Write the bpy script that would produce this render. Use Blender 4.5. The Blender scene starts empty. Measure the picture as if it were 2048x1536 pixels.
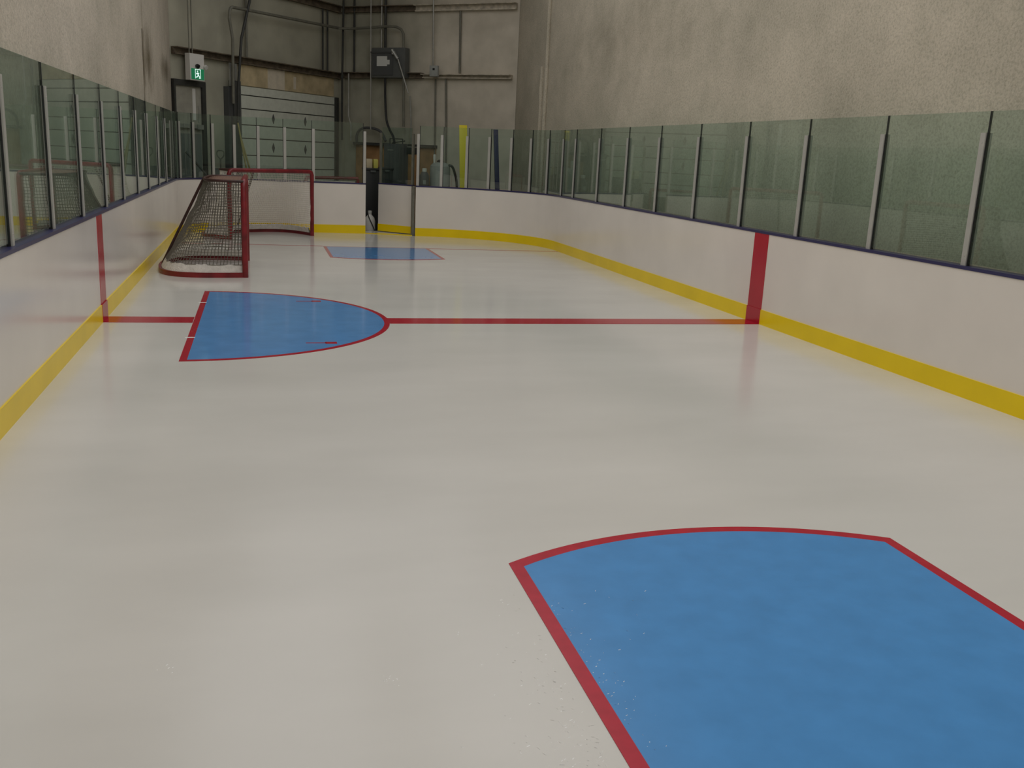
import bpy, bmesh, math, random
from mathutils import Vector, Matrix, noise

random.seed(7)
S = bpy.context.scene
COL = S.collection
PI = math.pi
ORD = ['first', 'second', 'third', 'fourth', 'fifth', 'sixth', 'seventh', 'eighth', 'ninth', 'tenth', 'eleventh',
       'twelfth', 'thirteenth', 'fourteenth', 'fifteenth', 'sixteenth', 'seventeenth', 'eighteenth', 'nineteenth', 'twentieth']

# ------------------------------------------------------------------ materials
def new_mat(name):
    m = bpy.data.materials.new(name); m.use_nodes = True
    nt = m.node_tree
    return m, nt, nt.nodes['Principled BSDF']

def plain(name, col, rough=0.5, metal=0.0, spec=0.5, var=0.0, scale=8.0, bump=0.0, bscale=60.0, ior=1.5):
    m, nt, b = new_mat(name)
    b.inputs['Base Color'].default_value = (*col, 1)
    b.inputs['Roughness'].default_value = rough
    b.inputs['Metallic'].default_value = metal
    b.inputs['IOR'].default_value = ior
    b.inputs['Specular IOR Level'].default_value = spec
    tc = nt.nodes.new('ShaderNodeTexCoord')
    if var:
        n = nt.nodes.new('ShaderNodeTexNoise'); n.inputs['Scale'].default_value = scale
        n.inputs['Detail'].default_value = 5
        nt.links.new(tc.outputs['Object'], n.inputs['Vector'])
        r = nt.nodes.new('ShaderNodeValToRGB')
        r.color_ramp.elements[0].position = 0.3; r.color_ramp.elements[1].position = 0.7
        r.color_ramp.elements[0].color = (*[c * (1 - var) for c in col], 1)
        r.color_ramp.elements[1].color = (*[min(1, c * (1 + var * 0.6)) for c in col], 1)
        nt.links.new(n.outputs['Fac'], r.inputs['Fac'])
        nt.links.new(r.outputs['Color'], b.inputs['Base Color'])
    if bump:
        n2 = nt.nodes.new('ShaderNodeTexNoise'); n2.inputs['Scale'].default_value = bscale
        n2.inputs['Detail'].default_value = 3
        nt.links.new(tc.outputs['Object'], n2.inputs['Vector'])
        bp = nt.nodes.new('ShaderNodeBump'); bp.inputs['Strength'].default_value = bump
        bp.inputs['Distance'].default_value = 0.02
        nt.links.new(n2.outputs['Fac'], bp.inputs['Height'])
        nt.links.new(bp.outputs['Normal'], b.inputs['Normal'])
    return m

def foam_mat(name, base, stain=None):
    """sprayed insulation: lumpy, mottled, with dirt blotches of their own shape"""
    m, nt, b = new_mat(name)
    N, L = nt.nodes, nt.links
    tc = N.new('ShaderNodeTexCoord')
    def nz(scale, detail, rough=0.55):
        n = N.new('ShaderNodeTexNoise'); n.inputs['Scale'].default_value = scale
        n.inputs['Detail'].default_value = detail; n.inputs['Roughness'].default_value = rough
        L.new(tc.outputs['Object'], n.inputs['Vector']); return n
    big, mid, fine = nz(0.45, 4), nz(2.2, 5, 0.65), nz(38, 6, 0.75)
    def ramp(src, p0, c0, p1, c1):
        r = N.new('ShaderNodeValToRGB'); e = r.color_ramp.elements
        e[0].position, e[1].position = p0, p1; e[0].color = (*c0, 1); e[1].color = (*c1, 1)
        L.new(src.outputs['Fac'], r.inputs['Fac']); return r
    r1 = ramp(big, 0.36, [base[0] * 0.78, base[1] * 0.79, base[2] * 0.78], 0.62, base)
    r2 = ramp(mid, 0.30, (0.88, 0.89, 0.88), 0.62, (1.0, 1.0, 1.0))
    r3 = ramp(fine, 0.30, (0.66, 0.66, 0.64), 0.55, (1.03, 1.02, 1.01))
    def mul(a, bb):
        x = N.new('ShaderNodeMix'); x.data_type = 'RGBA'; x.blend_type = 'MULTIPLY'
        x.inputs['Factor'].default_value = 1
        L.new(a, x.inputs['A']); L.new(bb, x.inputs['B']); return x.outputs['Result']
    out = mul(mul(r1.outputs['Color'], r2.outputs['Color']), r3.outputs['Color'])
    if stain:   # list of (centre, half extents, strength): brown water stains, broken up by noise
        for (cx, cy, cz), (ex, ey, ez), st in stain:
            mp = N.new('ShaderNodeMapping'); mp.vector_type = 'POINT'
            mp.inputs['Location'].default_value = (-cx / ex, -cy / ey, -cz / ez)
            mp.inputs['Scale'].default_value = (1 / ex, 1 / ey, 1 / ez)
            L.new(tc.outputs['Object'], mp.inputs['Vector'])
            ln = N.new('ShaderNodeVectorMath'); ln.operation = 'LENGTH'
            L.new(mp.outputs['Vector'], ln.inputs[0])
            ad = N.new('ShaderNodeMath'); ad.operation = 'MULTIPLY_ADD'
            L.new(mid.outputs['Fac'], ad.inputs[0]); ad.inputs[1].default_value = 1.6
            L.new(ln.outputs['Value'], ad.inputs[2])
            rr = N.new('ShaderNodeMapRange'); rr.inputs['From Min'].default_value = 0.75
            rr.inputs['From Max'].default_value = 2.05; rr.inputs['To Min'].default_value = st
            rr.inputs['To Max'].default_value = 0.0
            L.new(ad.outputs[0], rr.inputs['Value'])
            x = N.new('ShaderNodeMix'); x.data_type = 'RGBA'
            L.new(rr.outputs['Result'], x.inputs['Factor'])
            L.new(out, x.inputs['A']); x.inputs['B'].default_value = (0.10, 0.075, 0.035, 1)
            out = x.outputs['Result']
    L.new(out, b.inputs['Base Color'])
    b.inputs['Roughness'].default_value = 0.9; b.inputs['Specular IOR Level'].default_value = 0.15
    bp = N.new('ShaderNodeBump'); bp.inputs['Strength'].default_value = 0.45; bp.inputs['Distance'].default_value = 0.015
    L.new(fine.outputs['Fac'], bp.inputs['Height'])
    bp2 = N.new('ShaderNodeBump'); bp2.inputs['Strength'].default_value = 0.10; bp2.inputs['Distance'].default_value = 0.10
    L.new(mid.outputs['Fac'], bp2.inputs['Height']); L.new(bp.outputs['Normal'], bp2.inputs['Normal'])
    L.new(bp2.outputs['Normal'], b.inputs['Normal'])
    return m

def ice_mat():
    m, nt, b = new_mat('ice_white')
    N, L = nt.nodes, nt.links
    tc = N.new('ShaderNodeTexCoord')
    mp = N.new('ShaderNodeMapping'); mp.inputs['Scale'].default_value = (0.5, 1.1, 1)
    L.new(tc.outputs['Object'], mp.inputs['Vector'])
    n = N.new('ShaderNodeTexNoise'); n.inputs['Scale'].default_value = 1.0; n.inputs['Detail'].default_value = 6
    L.new(mp.outputs['Vector'], n.inputs['Vector'])
    r = N.new('ShaderNodeValToRGB'); e = r.color_ramp.elements
    e[0].position, e[1].position = 0.3, 0.7
    e[0].color = (*ICE0, 1); e[1].color = (*ICE1, 1)
    L.new(n.outputs['Fac'], r.inputs['Fac']); L.new(r.outputs['Color'], b.inputs['Base Color'])
    n3 = N.new('ShaderNodeTexNoise'); n3.inputs['Scale'].default_value = 1.7; n3.inputs['Detail'].default_value = 4
    L.new(tc.outputs['Object'], n3.inputs['Vector'])
    rr = N.new('ShaderNodeMapRange'); rr.inputs['To Min'].default_value = 0.10; rr.inputs['To Max'].default_value = 0.17
    L.new(n3.outputs['Fac'], rr.inputs['Value'])
    sep = N.new('ShaderNodeSeparateXYZ'); L.new(tc.outputs['Object'], sep.inputs[0])
    gr = N.new('ShaderNodeMapRange'); gr.interpolation_type = 'SMOOTHSTEP'
    gr.inputs['From Min'].default_value = 4.2; gr.inputs['From Max'].default_value = 9.5
    gr.inputs['To Min'].default_value = 0.095; gr.inputs['To Max'].default_value = 0.0
    L.new(sep.outputs['Y'], gr.inputs['Value'])
    ad = N.new('ShaderNodeMath'); L.new(rr.outputs['Result'], ad.inputs[0]); L.new(gr.outputs['Result'], ad.inputs[1])
    L.new(ad.outputs[0], b.inputs['Roughness'])
    b.inputs['IOR'].default_value = 1.31
    fine = N.new('ShaderNodeTexNoise'); fine.inputs['Scale'].default_value = 45; fine.inputs['Detail'].default_value = 5
    L.new(tc.outputs['Object'], fine.inputs['Vector'])
    bp = N.new('ShaderNodeBump'); bp.inputs['Strength'].default_value = 0.025; bp.inputs['Distance'].default_value = 0.002
    L.new(fine.outputs['Fac'], bp.inputs['Height']); L.new(bp.outputs['Normal'], b.inputs['Normal'])
    return m

def glass_mat():
    m = bpy.data.materials.new('tinted_rink_glass'); m.use_nodes = True
    nt = m.node_tree; nt.nodes.clear(); N, L = nt.nodes, nt.links
    out = N.new('ShaderNodeOutputMaterial'); mix = N.new('ShaderNodeMixShader')
    tr = N.new('ShaderNodeBsdfTransparent'); tr.inputs['Color'].default_value = (*GLASS_TINT, 1)
    gl = N.new('ShaderNodeBsdfGlossy'); gl.inputs['Roughness'].default_value = 0.0
    gl.inputs['Color'].default_value = (0.96, 1.0, 0.97, 1)
    fr = N.new('ShaderNodeFresnel'); ge = N.new('ShaderNodeNewGeometry')
    mr = N.new('ShaderNodeMapRange'); mr.inputs['To Min'].default_value = 1.58; mr.inputs['To Max'].default_value = 1 / 1.58
    L.new(ge.outputs['Backfacing'], mr.inputs['Value']); L.new(mr.outputs['Result'], fr.inputs['IOR'])
    L.new(fr.outputs['Fac'], mix.inputs['Fac']); L.new(tr.outputs[0], mix.inputs[1]); L.new(gl.outputs[0], mix.inputs[2])
    L.new(mix.outputs[0], out.inputs['Surface'])
    return m

def liner_sprayed():
    """grey-olive liner panel whose right-hand part carries pale foam overspray"""
    m, nt, b = new_mat('wall_liner_oversprayed'); N, L = nt.nodes, nt.links
    tc = N.new('ShaderNodeTexCoord'); sep = N.new('ShaderNodeSeparateXYZ'); L.new(tc.outputs['Object'], sep.inputs[0])
    n = N.new('ShaderNodeTexNoise'); n.inputs['Scale'].default_value = 1.3; n.inputs['Detail'].default_value = 6
    L.new(tc.outputs['Object'], n.inputs['Vector'])
    ad = N.new('ShaderNodeMath'); ad.operation = 'MULTIPLY_ADD'; ad.inputs[1].default_value = 1.6
    L.new(n.outputs['Fac'], ad.inputs[0]); L.new(sep.outputs['X'], ad.inputs[2])
    r = N.new('ShaderNodeMapRange'); r.inputs['From Min'].default_value = 4.0; r.inputs['From Max'].default_value = 5.6
    L.new(ad.outputs[0], r.inputs['Value'])
    n2 = N.new('ShaderNodeTexNoise'); n2.inputs['Scale'].default_value = 2.2; n2.inputs['Detail'].default_value = 6
    L.new(tc.outputs['Object'], n2.inputs['Vector'])
    def ramp(c0, c1):
        q = N.new('ShaderNodeValToRGB'); e = q.color_ramp.elements; e[0].position, e[1].position = 0.3, 0.7
        e[0].color = (*c0, 1); e[1].color = (*c1, 1); L.new(n2.outputs['Fac'], q.inputs['Fac']); return q
    a, c = ramp((0.30, 0.29, 0.22), (0.41, 0.395, 0.31)), ramp((0.52, 0.47, 0.38), (0.66, 0.595, 0.49))
    x = N.new('ShaderNodeMix'); x.data_type = 'RGBA'
    L.new(r.outputs['Result'], x.inputs['Factor']); L.new(a.outputs['Color'], x.inputs['A']); L.new(c.outputs['Color'], x.inputs['B'])
    L.new(x.outputs['Result'], b.inputs['Base Color']); b.inputs['Roughness'].default_value = 0.8
    bp = N.new('ShaderNodeBump'); bp.inputs['Strength'].default_value = 0.3; bp.inputs['Distance'].default_value = 0.03
    L.new(n2.outputs['Fac'], bp.inputs['Height']); L.new(bp.outputs['Normal'], b.inputs['Normal'])
    return m

def emit(name, col, strength):
    m, nt, b = new_mat(name)
    b.inputs['Base Color'].default_value = (*col, 1)
    b.inputs['Emission Color'].default_value = (*col, 1)
    b.inputs['Emission Strength'].default_value = strength
    return m

ICE0 = (0.605, 0.590, 0.548); ICE1 = (0.675, 0.658, 0.615)
GLASS_TINT = (0.845, 0.92, 0.895)
M = dict(
    ice=ice_mat(), glass=glass_mat(),
    board=plain('board_white', (0.80, 0.745, 0.68), 0.17, spec=0.5, var=0.05, scale=1.2),
    kick=plain('kick_yellow', (0.90, 0.65, 0.004), 0.28, spec=0.35, var=0.06, scale=2),
    red=plain('line_red', (0.46, 0.012, 0.03), 0.2, var=0.05, scale=3),
    ice_red=plain('ice_paint_red', (0.42, 0.010, 0.03), 0.14, var=0.08, scale=14, ior=1.31),
    ice_blue=plain('ice_paint_blue', (0.10, 0.28, 0.58), 0.11, var=0.10, scale=4, ior=1.31),
    ice_red_scuffed=plain('ice_paint_red_scuffed', (0.45, 0.010, 0.03), 0.26, var=0.12, scale=14, ior=1.31),
    ice_blue_scuffed=plain('ice_paint_blue_scuffed', (0.072, 0.275, 0.60), 0.26, var=0.08, scale=6, ior=1.31),
    ice_mark=plain('ice_scratch_white', (0.93, 0.93, 0.92), 0.2, ior=1.31),
    cap=plain('cap_navy', (0.030, 0.028, 0.095), 0.3),
    foam_left=foam_mat('foam_left', (0.61, 0.545, 0.455), [((-1.77, 17.75, 3.10), (0.5, 0.80, 0.50), 0.85), ((-1.77, 20.9, 3.15), (0.5, 1.0, 0.26), 0.75), ((-1.77, 17.05, 3.1), (0.5, 0.14, 0.9), 0.8)]),
    foam_right=foam_mat('foam_right', (0.60, 0.54, 0.435), [((6.1, 15.8, 3.9), (0.5, 3.0, 0.7), 0.22)]),
    liner=plain('wall_liner', (0.40, 0.385, 0.30), 0.75, var=0.22, scale=1.1, bump=0.25, bscale=6),
    liner_sprayed=liner_sprayed(),
    concrete=plain('concrete', (0.20, 0.19, 0.17), 0.8, var=0.2, scale=3, bump=0.1),
    ceiling=plain('ceiling_white', (0.6, 0.58, 0.53), 0.8, var=0.05),
    girt=plain('girt_rust', (0.135, 0.105, 0.07), 0.75, var=0.5, scale=7, bump=0.3, bscale=30),
    girt_pale=plain('girt_foamed', (0.55, 0.49, 0.39), 0.8, var=0.35, scale=9, bump=0.4, bscale=30),
    dark=plain('dark_steel', (0.035, 0.036, 0.032), 0.55, var=0.2),
    steel=plain('galvanised', (0.42, 0.42, 0.39), 0.4, metal=0.6, var=0.15),
    dull=plain('dull_pipe', (0.17, 0.165, 0.13), 0.55, var=0.2),
    alu=plain('post_aluminium', (0.50, 0.49, 0.45), 0.4, metal=0.25, var=0.06),
    seal=plain('rubber_seal', (0.012, 0.012, 0.012), 0.6),
    door=plain('overhead_door', (0.62, 0.64, 0.55), 0.55, var=0.08),
    door_line=plain('door_groove', (0.05, 0.05, 0.045), 0.7),
    exitdoor=plain('exit_door', (0.33, 0.315, 0.26), 0.6, var=0.1),
    exitlow=plain('exit_door_low', (0.16, 0.17, 0.155), 0.6),
    ply=plain('plywood', (0.52, 0.42, 0.25), 0.8, var=0.3, scale=3),
    plywhite=plain('drywall_patch', (0.62, 0.55, 0.43), 0.8, var=0.1),
    brown=plain('brown_board', (0.36, 0.20, 0.08), 0.7, var=0.3, scale=4),
    grey=plain('grey_enamel', (0.10, 0.105, 0.10), 0.45, var=0.1),
    cab=plain('cabinet_grey', (0.075, 0.078, 0.078), 0.5),
    paper=plain('paper', (0.62, 0.62, 0.58), 0.7),
    white=plain('white_plastic', (0.68, 0.66, 0.62), 0.45),
    tank=plain('tank_grey', (0.33, 0.34, 0.32), 0.5, var=0.1),
    black=plain('black_plastic', (0.018, 0.019, 0.020), 0.45),
    green=emit('sign_green', (0.01, 0.16, 0.065), 0.55), signwhite=emit('sign_white', (0.75, 0.95, 0.9), 0.75),
    yellow=plain('plank_yellow', (0.75, 0.62, 0.012), 0.5), blue=plain('plank_blue', (0.012, 0.012, 0.075), 0.5),
    wood=plain('pole_wood', (0.40, 0.33, 0.13), 0.6, var=0.15),
    goalred=plain('goal_red', (0.20, 0.009, 0.015), 0.35, var=0.4, scale=6),
    goaldark=plain('goal_red_worn', (0.05, 0.014, 0.010), 0.5, var=0.5, scale=9),
    net=plain('net_cord', (0.13, 0.115, 0.09), 0.8), netwhite=plain('net_cord_white', (0.82, 0.78, 0.70), 0.8),
    netshelf=plain('net_cord_top', (0.22, 0.135, 0.10), 0.8),
    skirt=plain('skirt_white', (0.66, 0.62, 0.57), 0.8, var=0.15, scale=14, bump=0.5, bscale=50),
    boxyellow=plain('box_yellow', (0.55, 0.50, 0.10), 0.6), boxcream=plain('box_cream', (0.55, 0.46, 0.30), 0.6),
    speck=plain('speck', (0.01, 0.01, 0.01), 0.6),
)

# ------------------------------------------------------------------ mesh helpers
def link(name, bm, mat, parent=None, angle=35):
    bmesh.ops.recalc_face_normals(bm, faces=bm.faces)
    lim = math.radians(angle)
    for f in bm.faces: f.smooth = True
    for e in bm.edges:
        e.smooth = not (len(e.link_faces) == 2 and e.calc_face_angle(0) > lim) and len(e.link_faces) == 2
    me = bpy.data.meshes.new(name); bm.to_mesh(me); bm.free()
    mats = mat if isinstance(mat, (list, tuple)) else [mat]
    for m in mats: me.materials.append(m)
    o = bpy.data.objects.new(name, me); COL.objects.link(o)
    if parent: o.parent = parent
    return o

def hexa(bm, p, mi=0):
    """p: 8 points, bottom loop then top loop"""
    v = [bm.verts.new(q) for q in p]
    for idx in ((0, 3, 2, 1), (4, 5, 6, 7), (0, 1, 5, 4), (1, 2, 6, 5), (2, 3, 7, 6), (3, 0, 4, 7)):
        f = bm.faces.new([v[i] for i in idx]); f.material_index = mi
    return v

def box(bm, lo, hi, mi=0):
    (a, b, c), (d, e, f) = lo, hi
    return hexa(bm, [(a, b, c), (d, b, c), (d, e, c), (a, e, c), (a, b, f), (d, b, f), (d, e, f), (a, e, f)], mi)

def bevel(bm, w=0.01, seg=2):
    bmesh.ops.bevel(bm, geom=[e for e in bm.edges], offset=w, segments=seg, affect='EDGES', profile=0.6)

def tube(bm, pts, r, n=10, closed=False, cap=True):
    pts = [Vector(p) for p in pts]; m = len(pts); rings = []
    prev = None
    for i, p in enumerate(pts):
        if closed: t = pts[(i + 1) % m] - pts[i - 1]
        else: t = pts[min(i + 1, m - 1)] - pts[max(i - 1, 0)]
        t.normalize()
        if prev is None:
            a = Vector((0, 0, 1)) if abs(t.z) < 0.9 else Vector((1, 0, 0))
            u = t.cross(a).normalized()
        else:
            u = (prev - t * prev.dot(t)).normalized()
        prev = u; w = t.cross(u)
        rr = r[i] if isinstance(r, (list, tuple)) else r
        rings.append([bm.verts.new(p + (u * math.cos(2 * PI * k / n) + w * math.sin(2 * PI * k / n)) * rr) for k in range(n)])
    for i in range(m if closed else m - 1):
        A, B = rings[i], rings[(i + 1) % m]
        for k in range(n): bm.faces.new((A[k], A[(k + 1) % n], B[(k + 1) % n], B[k]))
    if cap and not closed:
        bm.faces.new(rings[0][::-1]); bm.faces.new(rings[-1])

def lathe(bm, prof, n=24, c=(0, 0, 0), mi=0):
    rings = [[bm.verts.new((c[0] + r * math.cos(2 * PI * k / n), c[1] + r * math.sin(2 * PI * k / n), c[2] + z)) for k in range(n)] for r, z in prof]
    for A, B in zip(rings, rings[1:]):
        for k in range(n):
            f = bm.faces.new((A[k], A[(k + 1) % n], B[(k + 1) % n], B[k])); f.material_index = mi
    bm.faces.new(rings[0][::-1]).material_index = mi; bm.faces.new(rings[-1]).material_index = mi

def smooth_path(pts, n=8):
    """Catmull-Rom through points"""
    P = [Vector(p) for p in pts]; out = []
    for i in range(len(P) - 1):
        a, b, c, d = P[max(i - 1, 0)], P[i], P[i + 1], P[min(i + 2, len(P) - 1)]
        for k in range(n):
            t = k / n
            out.append(0.5 * ((2 * b) + (c - a) * t + (2 * a - 5 * b + 4 * c - d) * t * t + (3 * b - a - 3 * c + d) * t ** 3))
    out.append(P[-1]); return out

def normals2d(pts):
    """left-hand normals of a 2-D polyline"""
    out = []
    for i in range(len(pts)):
        a, b = pts[max(i - 1, 0)], pts[min(i + 1, len(pts) - 1)]
        d = Vector((b[0] - a[0], b[1] - a[1])); d.normalize()
        out.append(Vector((-d.y, d.x)))
    return out

def sweep(bm, pts, o0, o1, z0, z1):
    """rectangular section swept along a plan polyline; o0/o1 offsets to the left of travel"""
    nn = normals2d(pts); rings = []
    for p, n in zip(pts, nn):
        q = Vector((p[0], p[1]))
        a, b = q + n * o0, q + n * o1
        rings.append([bm.verts.new((a.x, a.y, z0)), bm.verts.new((b.x, b.y, z0)), bm.verts.new((b.x, b.y, z1)), bm.verts.new((a.x, a.y, z1))])
    for A, B in zip(rings, rings[1:]):
        for k in range(4): bm.faces.new((A[k], A[(k + 1) % 4], B[(k + 1) % 4], B[k]))
    bm.faces.new(rings[0][::-1]); bm.faces.new(rings[-1])

def plate(bm, outline, z0, z1):
    lo = [bm.verts.new((x, y, z0)) for x, y in outline]; hi = [bm.verts.new((x, y, z1)) for x, y in outline]
    bm.faces.new(lo[::-1]); bm.faces.new(hi)
    for i in range(len(lo)):
        j = (i + 1) % len(lo); bm.faces.new((lo[i], lo[j], hi[j], hi[i]))

def band(bm, outer, inner, z0, z1, closed=True):
    """flat ring between two outlines of equal length"""
    n = len(outer)
    V = [[bm.verts.new((x, y, z)) for x, y in ol] for ol, z in ((outer, z0), (inner, z0), (inner, z1), (outer, z1))]
    for i in range(n if closed else n - 1):
        j = (i + 1) % n
        for a, b in ((0, 1), (1, 2), (2, 3), (3, 0)):
            bm.faces.new((V[a][i], V[a][j], V[b][j], V[b][i]))
    if not closed:
        bm.faces.new([V[k][0] for k in range(4)]); bm.faces.new([V[k][-1] for k in range(3, -1, -1)])

def tag(o, label, cat, group=None):
    o['label'] = label; o['category'] = cat
    if group: o['group'] = group
    return o

def struct(o, label=None):
    o['kind'] = 'structure'
    if label: o['label'] = label
    return o

def empty(name, loc=(0, 0, 0), rz=0.0, label=None, cat=None, group=None):
    o = bpy.data.objects.new(name, None); COL.objects.link(o)
    o.empty_display_size = 0.1
    o.location = loc; o.rotation_euler = (0, 0, rz)
    if label: tag(o, label, cat, group)
    return o

# ------------------------------------------------------------------ layout (metres, Z up, rink runs along +Y)
XL, XR = -1.551, 5.70          # inner faces of the side boards
YB = 21.06                     # inner face of the end boards
HB, HK, HG, HP = 1.064, 0.176, 2.335, 2.165   # board, kick plate, glass top, post top
# the building corner behind the far end is turned 40 degrees to the rink
DA = Vector((math.sin(math.radians(40)), math.cos(math.radians(40)), 0)); NA = Vector((DA.y, -DA.x, 0))
PA = Vector((-0.48, 23.6, 0)); LA = 4.08
PB = PA + DA * LA; DB = NA.copy(); NB = -DA.copy()
def A(s, z, off=0.0): return PA + DA * s + NA * off + Vector((0, 0, z))      # on the overhead-door wall
def B(s, z, off=0.0): return PB + DB * s + NB * off + Vector((0, 0, z))      # on the panel wall
def onwall(W, bm, s0, s1, z0, z1, o0, o1, mi=0):
    hexa(bm, [W(s0, z0, o0), W(s1, z0, o0), W(s1, z0, o1), W(s0, z0, o1), W(s0, z1, o0), W(s1, z1, o0), W(s1, z1, o1), W(s0, z1, o1)], mi)

def AS(s, z, off=0.0): return A(s - 0.85 * off, z, off)     # fittings that stand off the overhead-door wall
def BS(s, z, off=0.0): return B(s + 0.62 * off, z, off)     # fittings that stand off the panel wall
XFL, XFR = -1.78, 6.10         # sprayed-foam side walls
ZC = 7.4

# ------------------------------------------------------------------ building shell
def wall_grid(name, p0, p1, thick_dir, mat, z0=-0.06, z1=ZC):
    bm = bmesh.new(); p0, p1, td = Vector(p0), Vector(p1), Vector(thick_dir)
    hexa(bm, [p0 + Vector((0, 0, z0)), p1 + Vector((0, 0, z0)), p1 + td + Vector((0, 0, z0)), p0 + td + Vector((0, 0, z0)),
              p0 + Vector((0, 0, z1)), p1 + Vector((0, 0, z1)), p1 + td + Vector((0, 0, z1)), p0 + td + Vector((0, 0, z1))])
    return struct(link(name, bm, mat))
YN = -3.2
fa = PA + DA * ((XFL - PA.x) / DA.x); fb = PB + DB * ((XFR - PB.x) / DB.x)
wall_grid('wall_left', (XFL, YN, 0), (XFL, fa.y - 0.02, 0), (-0.2, 0, 0), M['foam_left'])
wall_grid('wall_right', (XFR, YN, 0), (XFR, fb.y - 0.02, 0), (0.2, 0, 0), M['foam_right'])
wall_grid('wall_back_left', fa, PB, -NA * 0.2, M['liner'])
wall_grid('wall_back', PB, fb, -NB * 0.2, M['liner_sprayed'])
wall_grid('wall_front', (XFL - 0.2, YN, 0), (XFR + 0.2, YN, 0), (0, -0.2, 0), M['foam_right'])
out = [(XFL - 0.2, YN - 0.2), (XFR + 0.2, YN - 0.2), (XFR + 0.2, fb.y), (PB.x, PB.y + 0.3), (XFL - 0.2, fa.y)]
bm = bmesh.new(); plate(bm, out, -0.20, -0.05); struct(link('floor_concrete', bm, M['concrete']))
bm = bmesh.new(); plate(bm, out, ZC, ZC + 0.2); struct(link('ceiling', bm, M['ceiling']))
# raised loading landing along the overhead-door wall
bm = bmesh.new(); onwall(A, bm, -1.9, LA - 0.05, -0.05, 0.92, 0.0, 0.95); struct(link('floor_landing', bm, M['concrete']))

# ------------------------------------------------------------------ board lines
def arc(cx, cy, r, a0, a1, n):
    return [(cx + r * math.cos(a0 + (a1 - a0) * i / n), cy + r * math.sin(a0 + (a1 - a0) * i / n)) for i in range(n + 1)]
RL = 1.5
left_line = [(XL, YN + 2.4), (XL, 5.0), (XL, 12.0)] + arc(XL + RL, YB - RL, RL, PI, PI / 2, 22) + [(1.0, YB), (2.215, YB)]
RR = 2.55; CR = (3.15, 18.2)
right_line = arc(CR[0], CR[1], RR, math.radians(87.5), 0, 34) + [(XR, 12.0), (XR, 5.0), (XR, YN + 2.4)]
GATE_R = right_line[0]

# ice inside the boards
bm = bmesh.new(); plate(bm, left_line + right_line, -0.05, 0.0)
o = struct(link('floor', bm, M['ice']), 'white skating ice'); 

def boards(name, line, label, stripe_y, side, cat='rink boards'):
    root = empty(name, (line[0][0], line[0][1], 0), 0, label, cat)
    inv = Matrix.Translation((-line[0][0], -line[0][1], 0))
    def part(nm, bm, mat, lab=None):
        bm.transform(inv); o = link(nm, bm, mat, root)
        if lab: o['label'] = lab
        return o
    bm = bmesh.new(); sweep(bm, line, 0.0, 0.10, 0.0, HB - 0.012); part('white_facing', bm, M['board'])
    bm = bmesh.new(); sweep(bm, line, -0.010, 0.0, 0.0, HK); part('kick_plate', bm, M['kick'], 'yellow kick plate')
    bm = bmesh.new(); sweep(bm, line, -0.006, 0.125, HB - 0.012, HB + 0.016); part('cap_rail', bm, M['cap'], 'navy cap rail')
    # centre-line stripe carried up the boards
    bm = bmesh.new(); w = 0.165; sx = 1 if side == 'l' else -1; x = XL if side == 'l' else XR
    a, b = sorted((x, x + sx * 0.003)); box(bm, (a, stripe_y - w, HK), (b, stripe_y + w, HB - 0.012))
    a, b = sorted((x, x + sx * 0.013)); box(bm, (a, stripe_y - w, 0.0), (b, stripe_y + w, HK + 0.002))
    part('red_stripe', bm, M['red'], 'red centre line stripe')
    return root
boards('rink_boards', left_line, 'white rink boards along the left side and across the far end to the gate', 10.24, 'l')
boards('rink_boards', right_line, 'white rink boards curving from the gate and along the right side', 10.13, 'r')

# ------------------------------------------------------------------ glass and posts above the boards
def cum(line):
    s = [0.0]
    for a, b in zip(line, line[1:]): s.append(s[-1] + math.hypot(b[0] - a[0], b[1] - a[1]))
    return s
def offset_line(line, d):
    return [(p[0] + n.x * d, p[1] + n.y * d) for p, n in zip(line, normals2d(line))]
def at(line, cs, s):
    for i in range(len(cs) - 1):
        if s <= cs[i + 1] or i == len(cs) - 2:
            t = (s - cs[i]) / (cs[i + 1] - cs[i]); a, b = line[i], line[i + 1]
            p = Vector((a[0] + (b[0] - a[0]) * t, a[1] + (b[1] - a[1]) * t))
            d = Vector((b[0] - a[0], b[1] - a[1])).normalized(); return p, d
def cut(line, cs, s0, s1):
    """points of the polyline between two arc lengths"""
    p0, _ = at(line, cs, s0); p1, _ = at(line, cs, s1)
    mid = [line[i] for i in range(len(cs)) if s0 + 0.01 < cs[i] < s1 - 0.01]
    return [tuple(p0)] + mid + [tuple(p1)]
ZG = HB + 0.017

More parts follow.
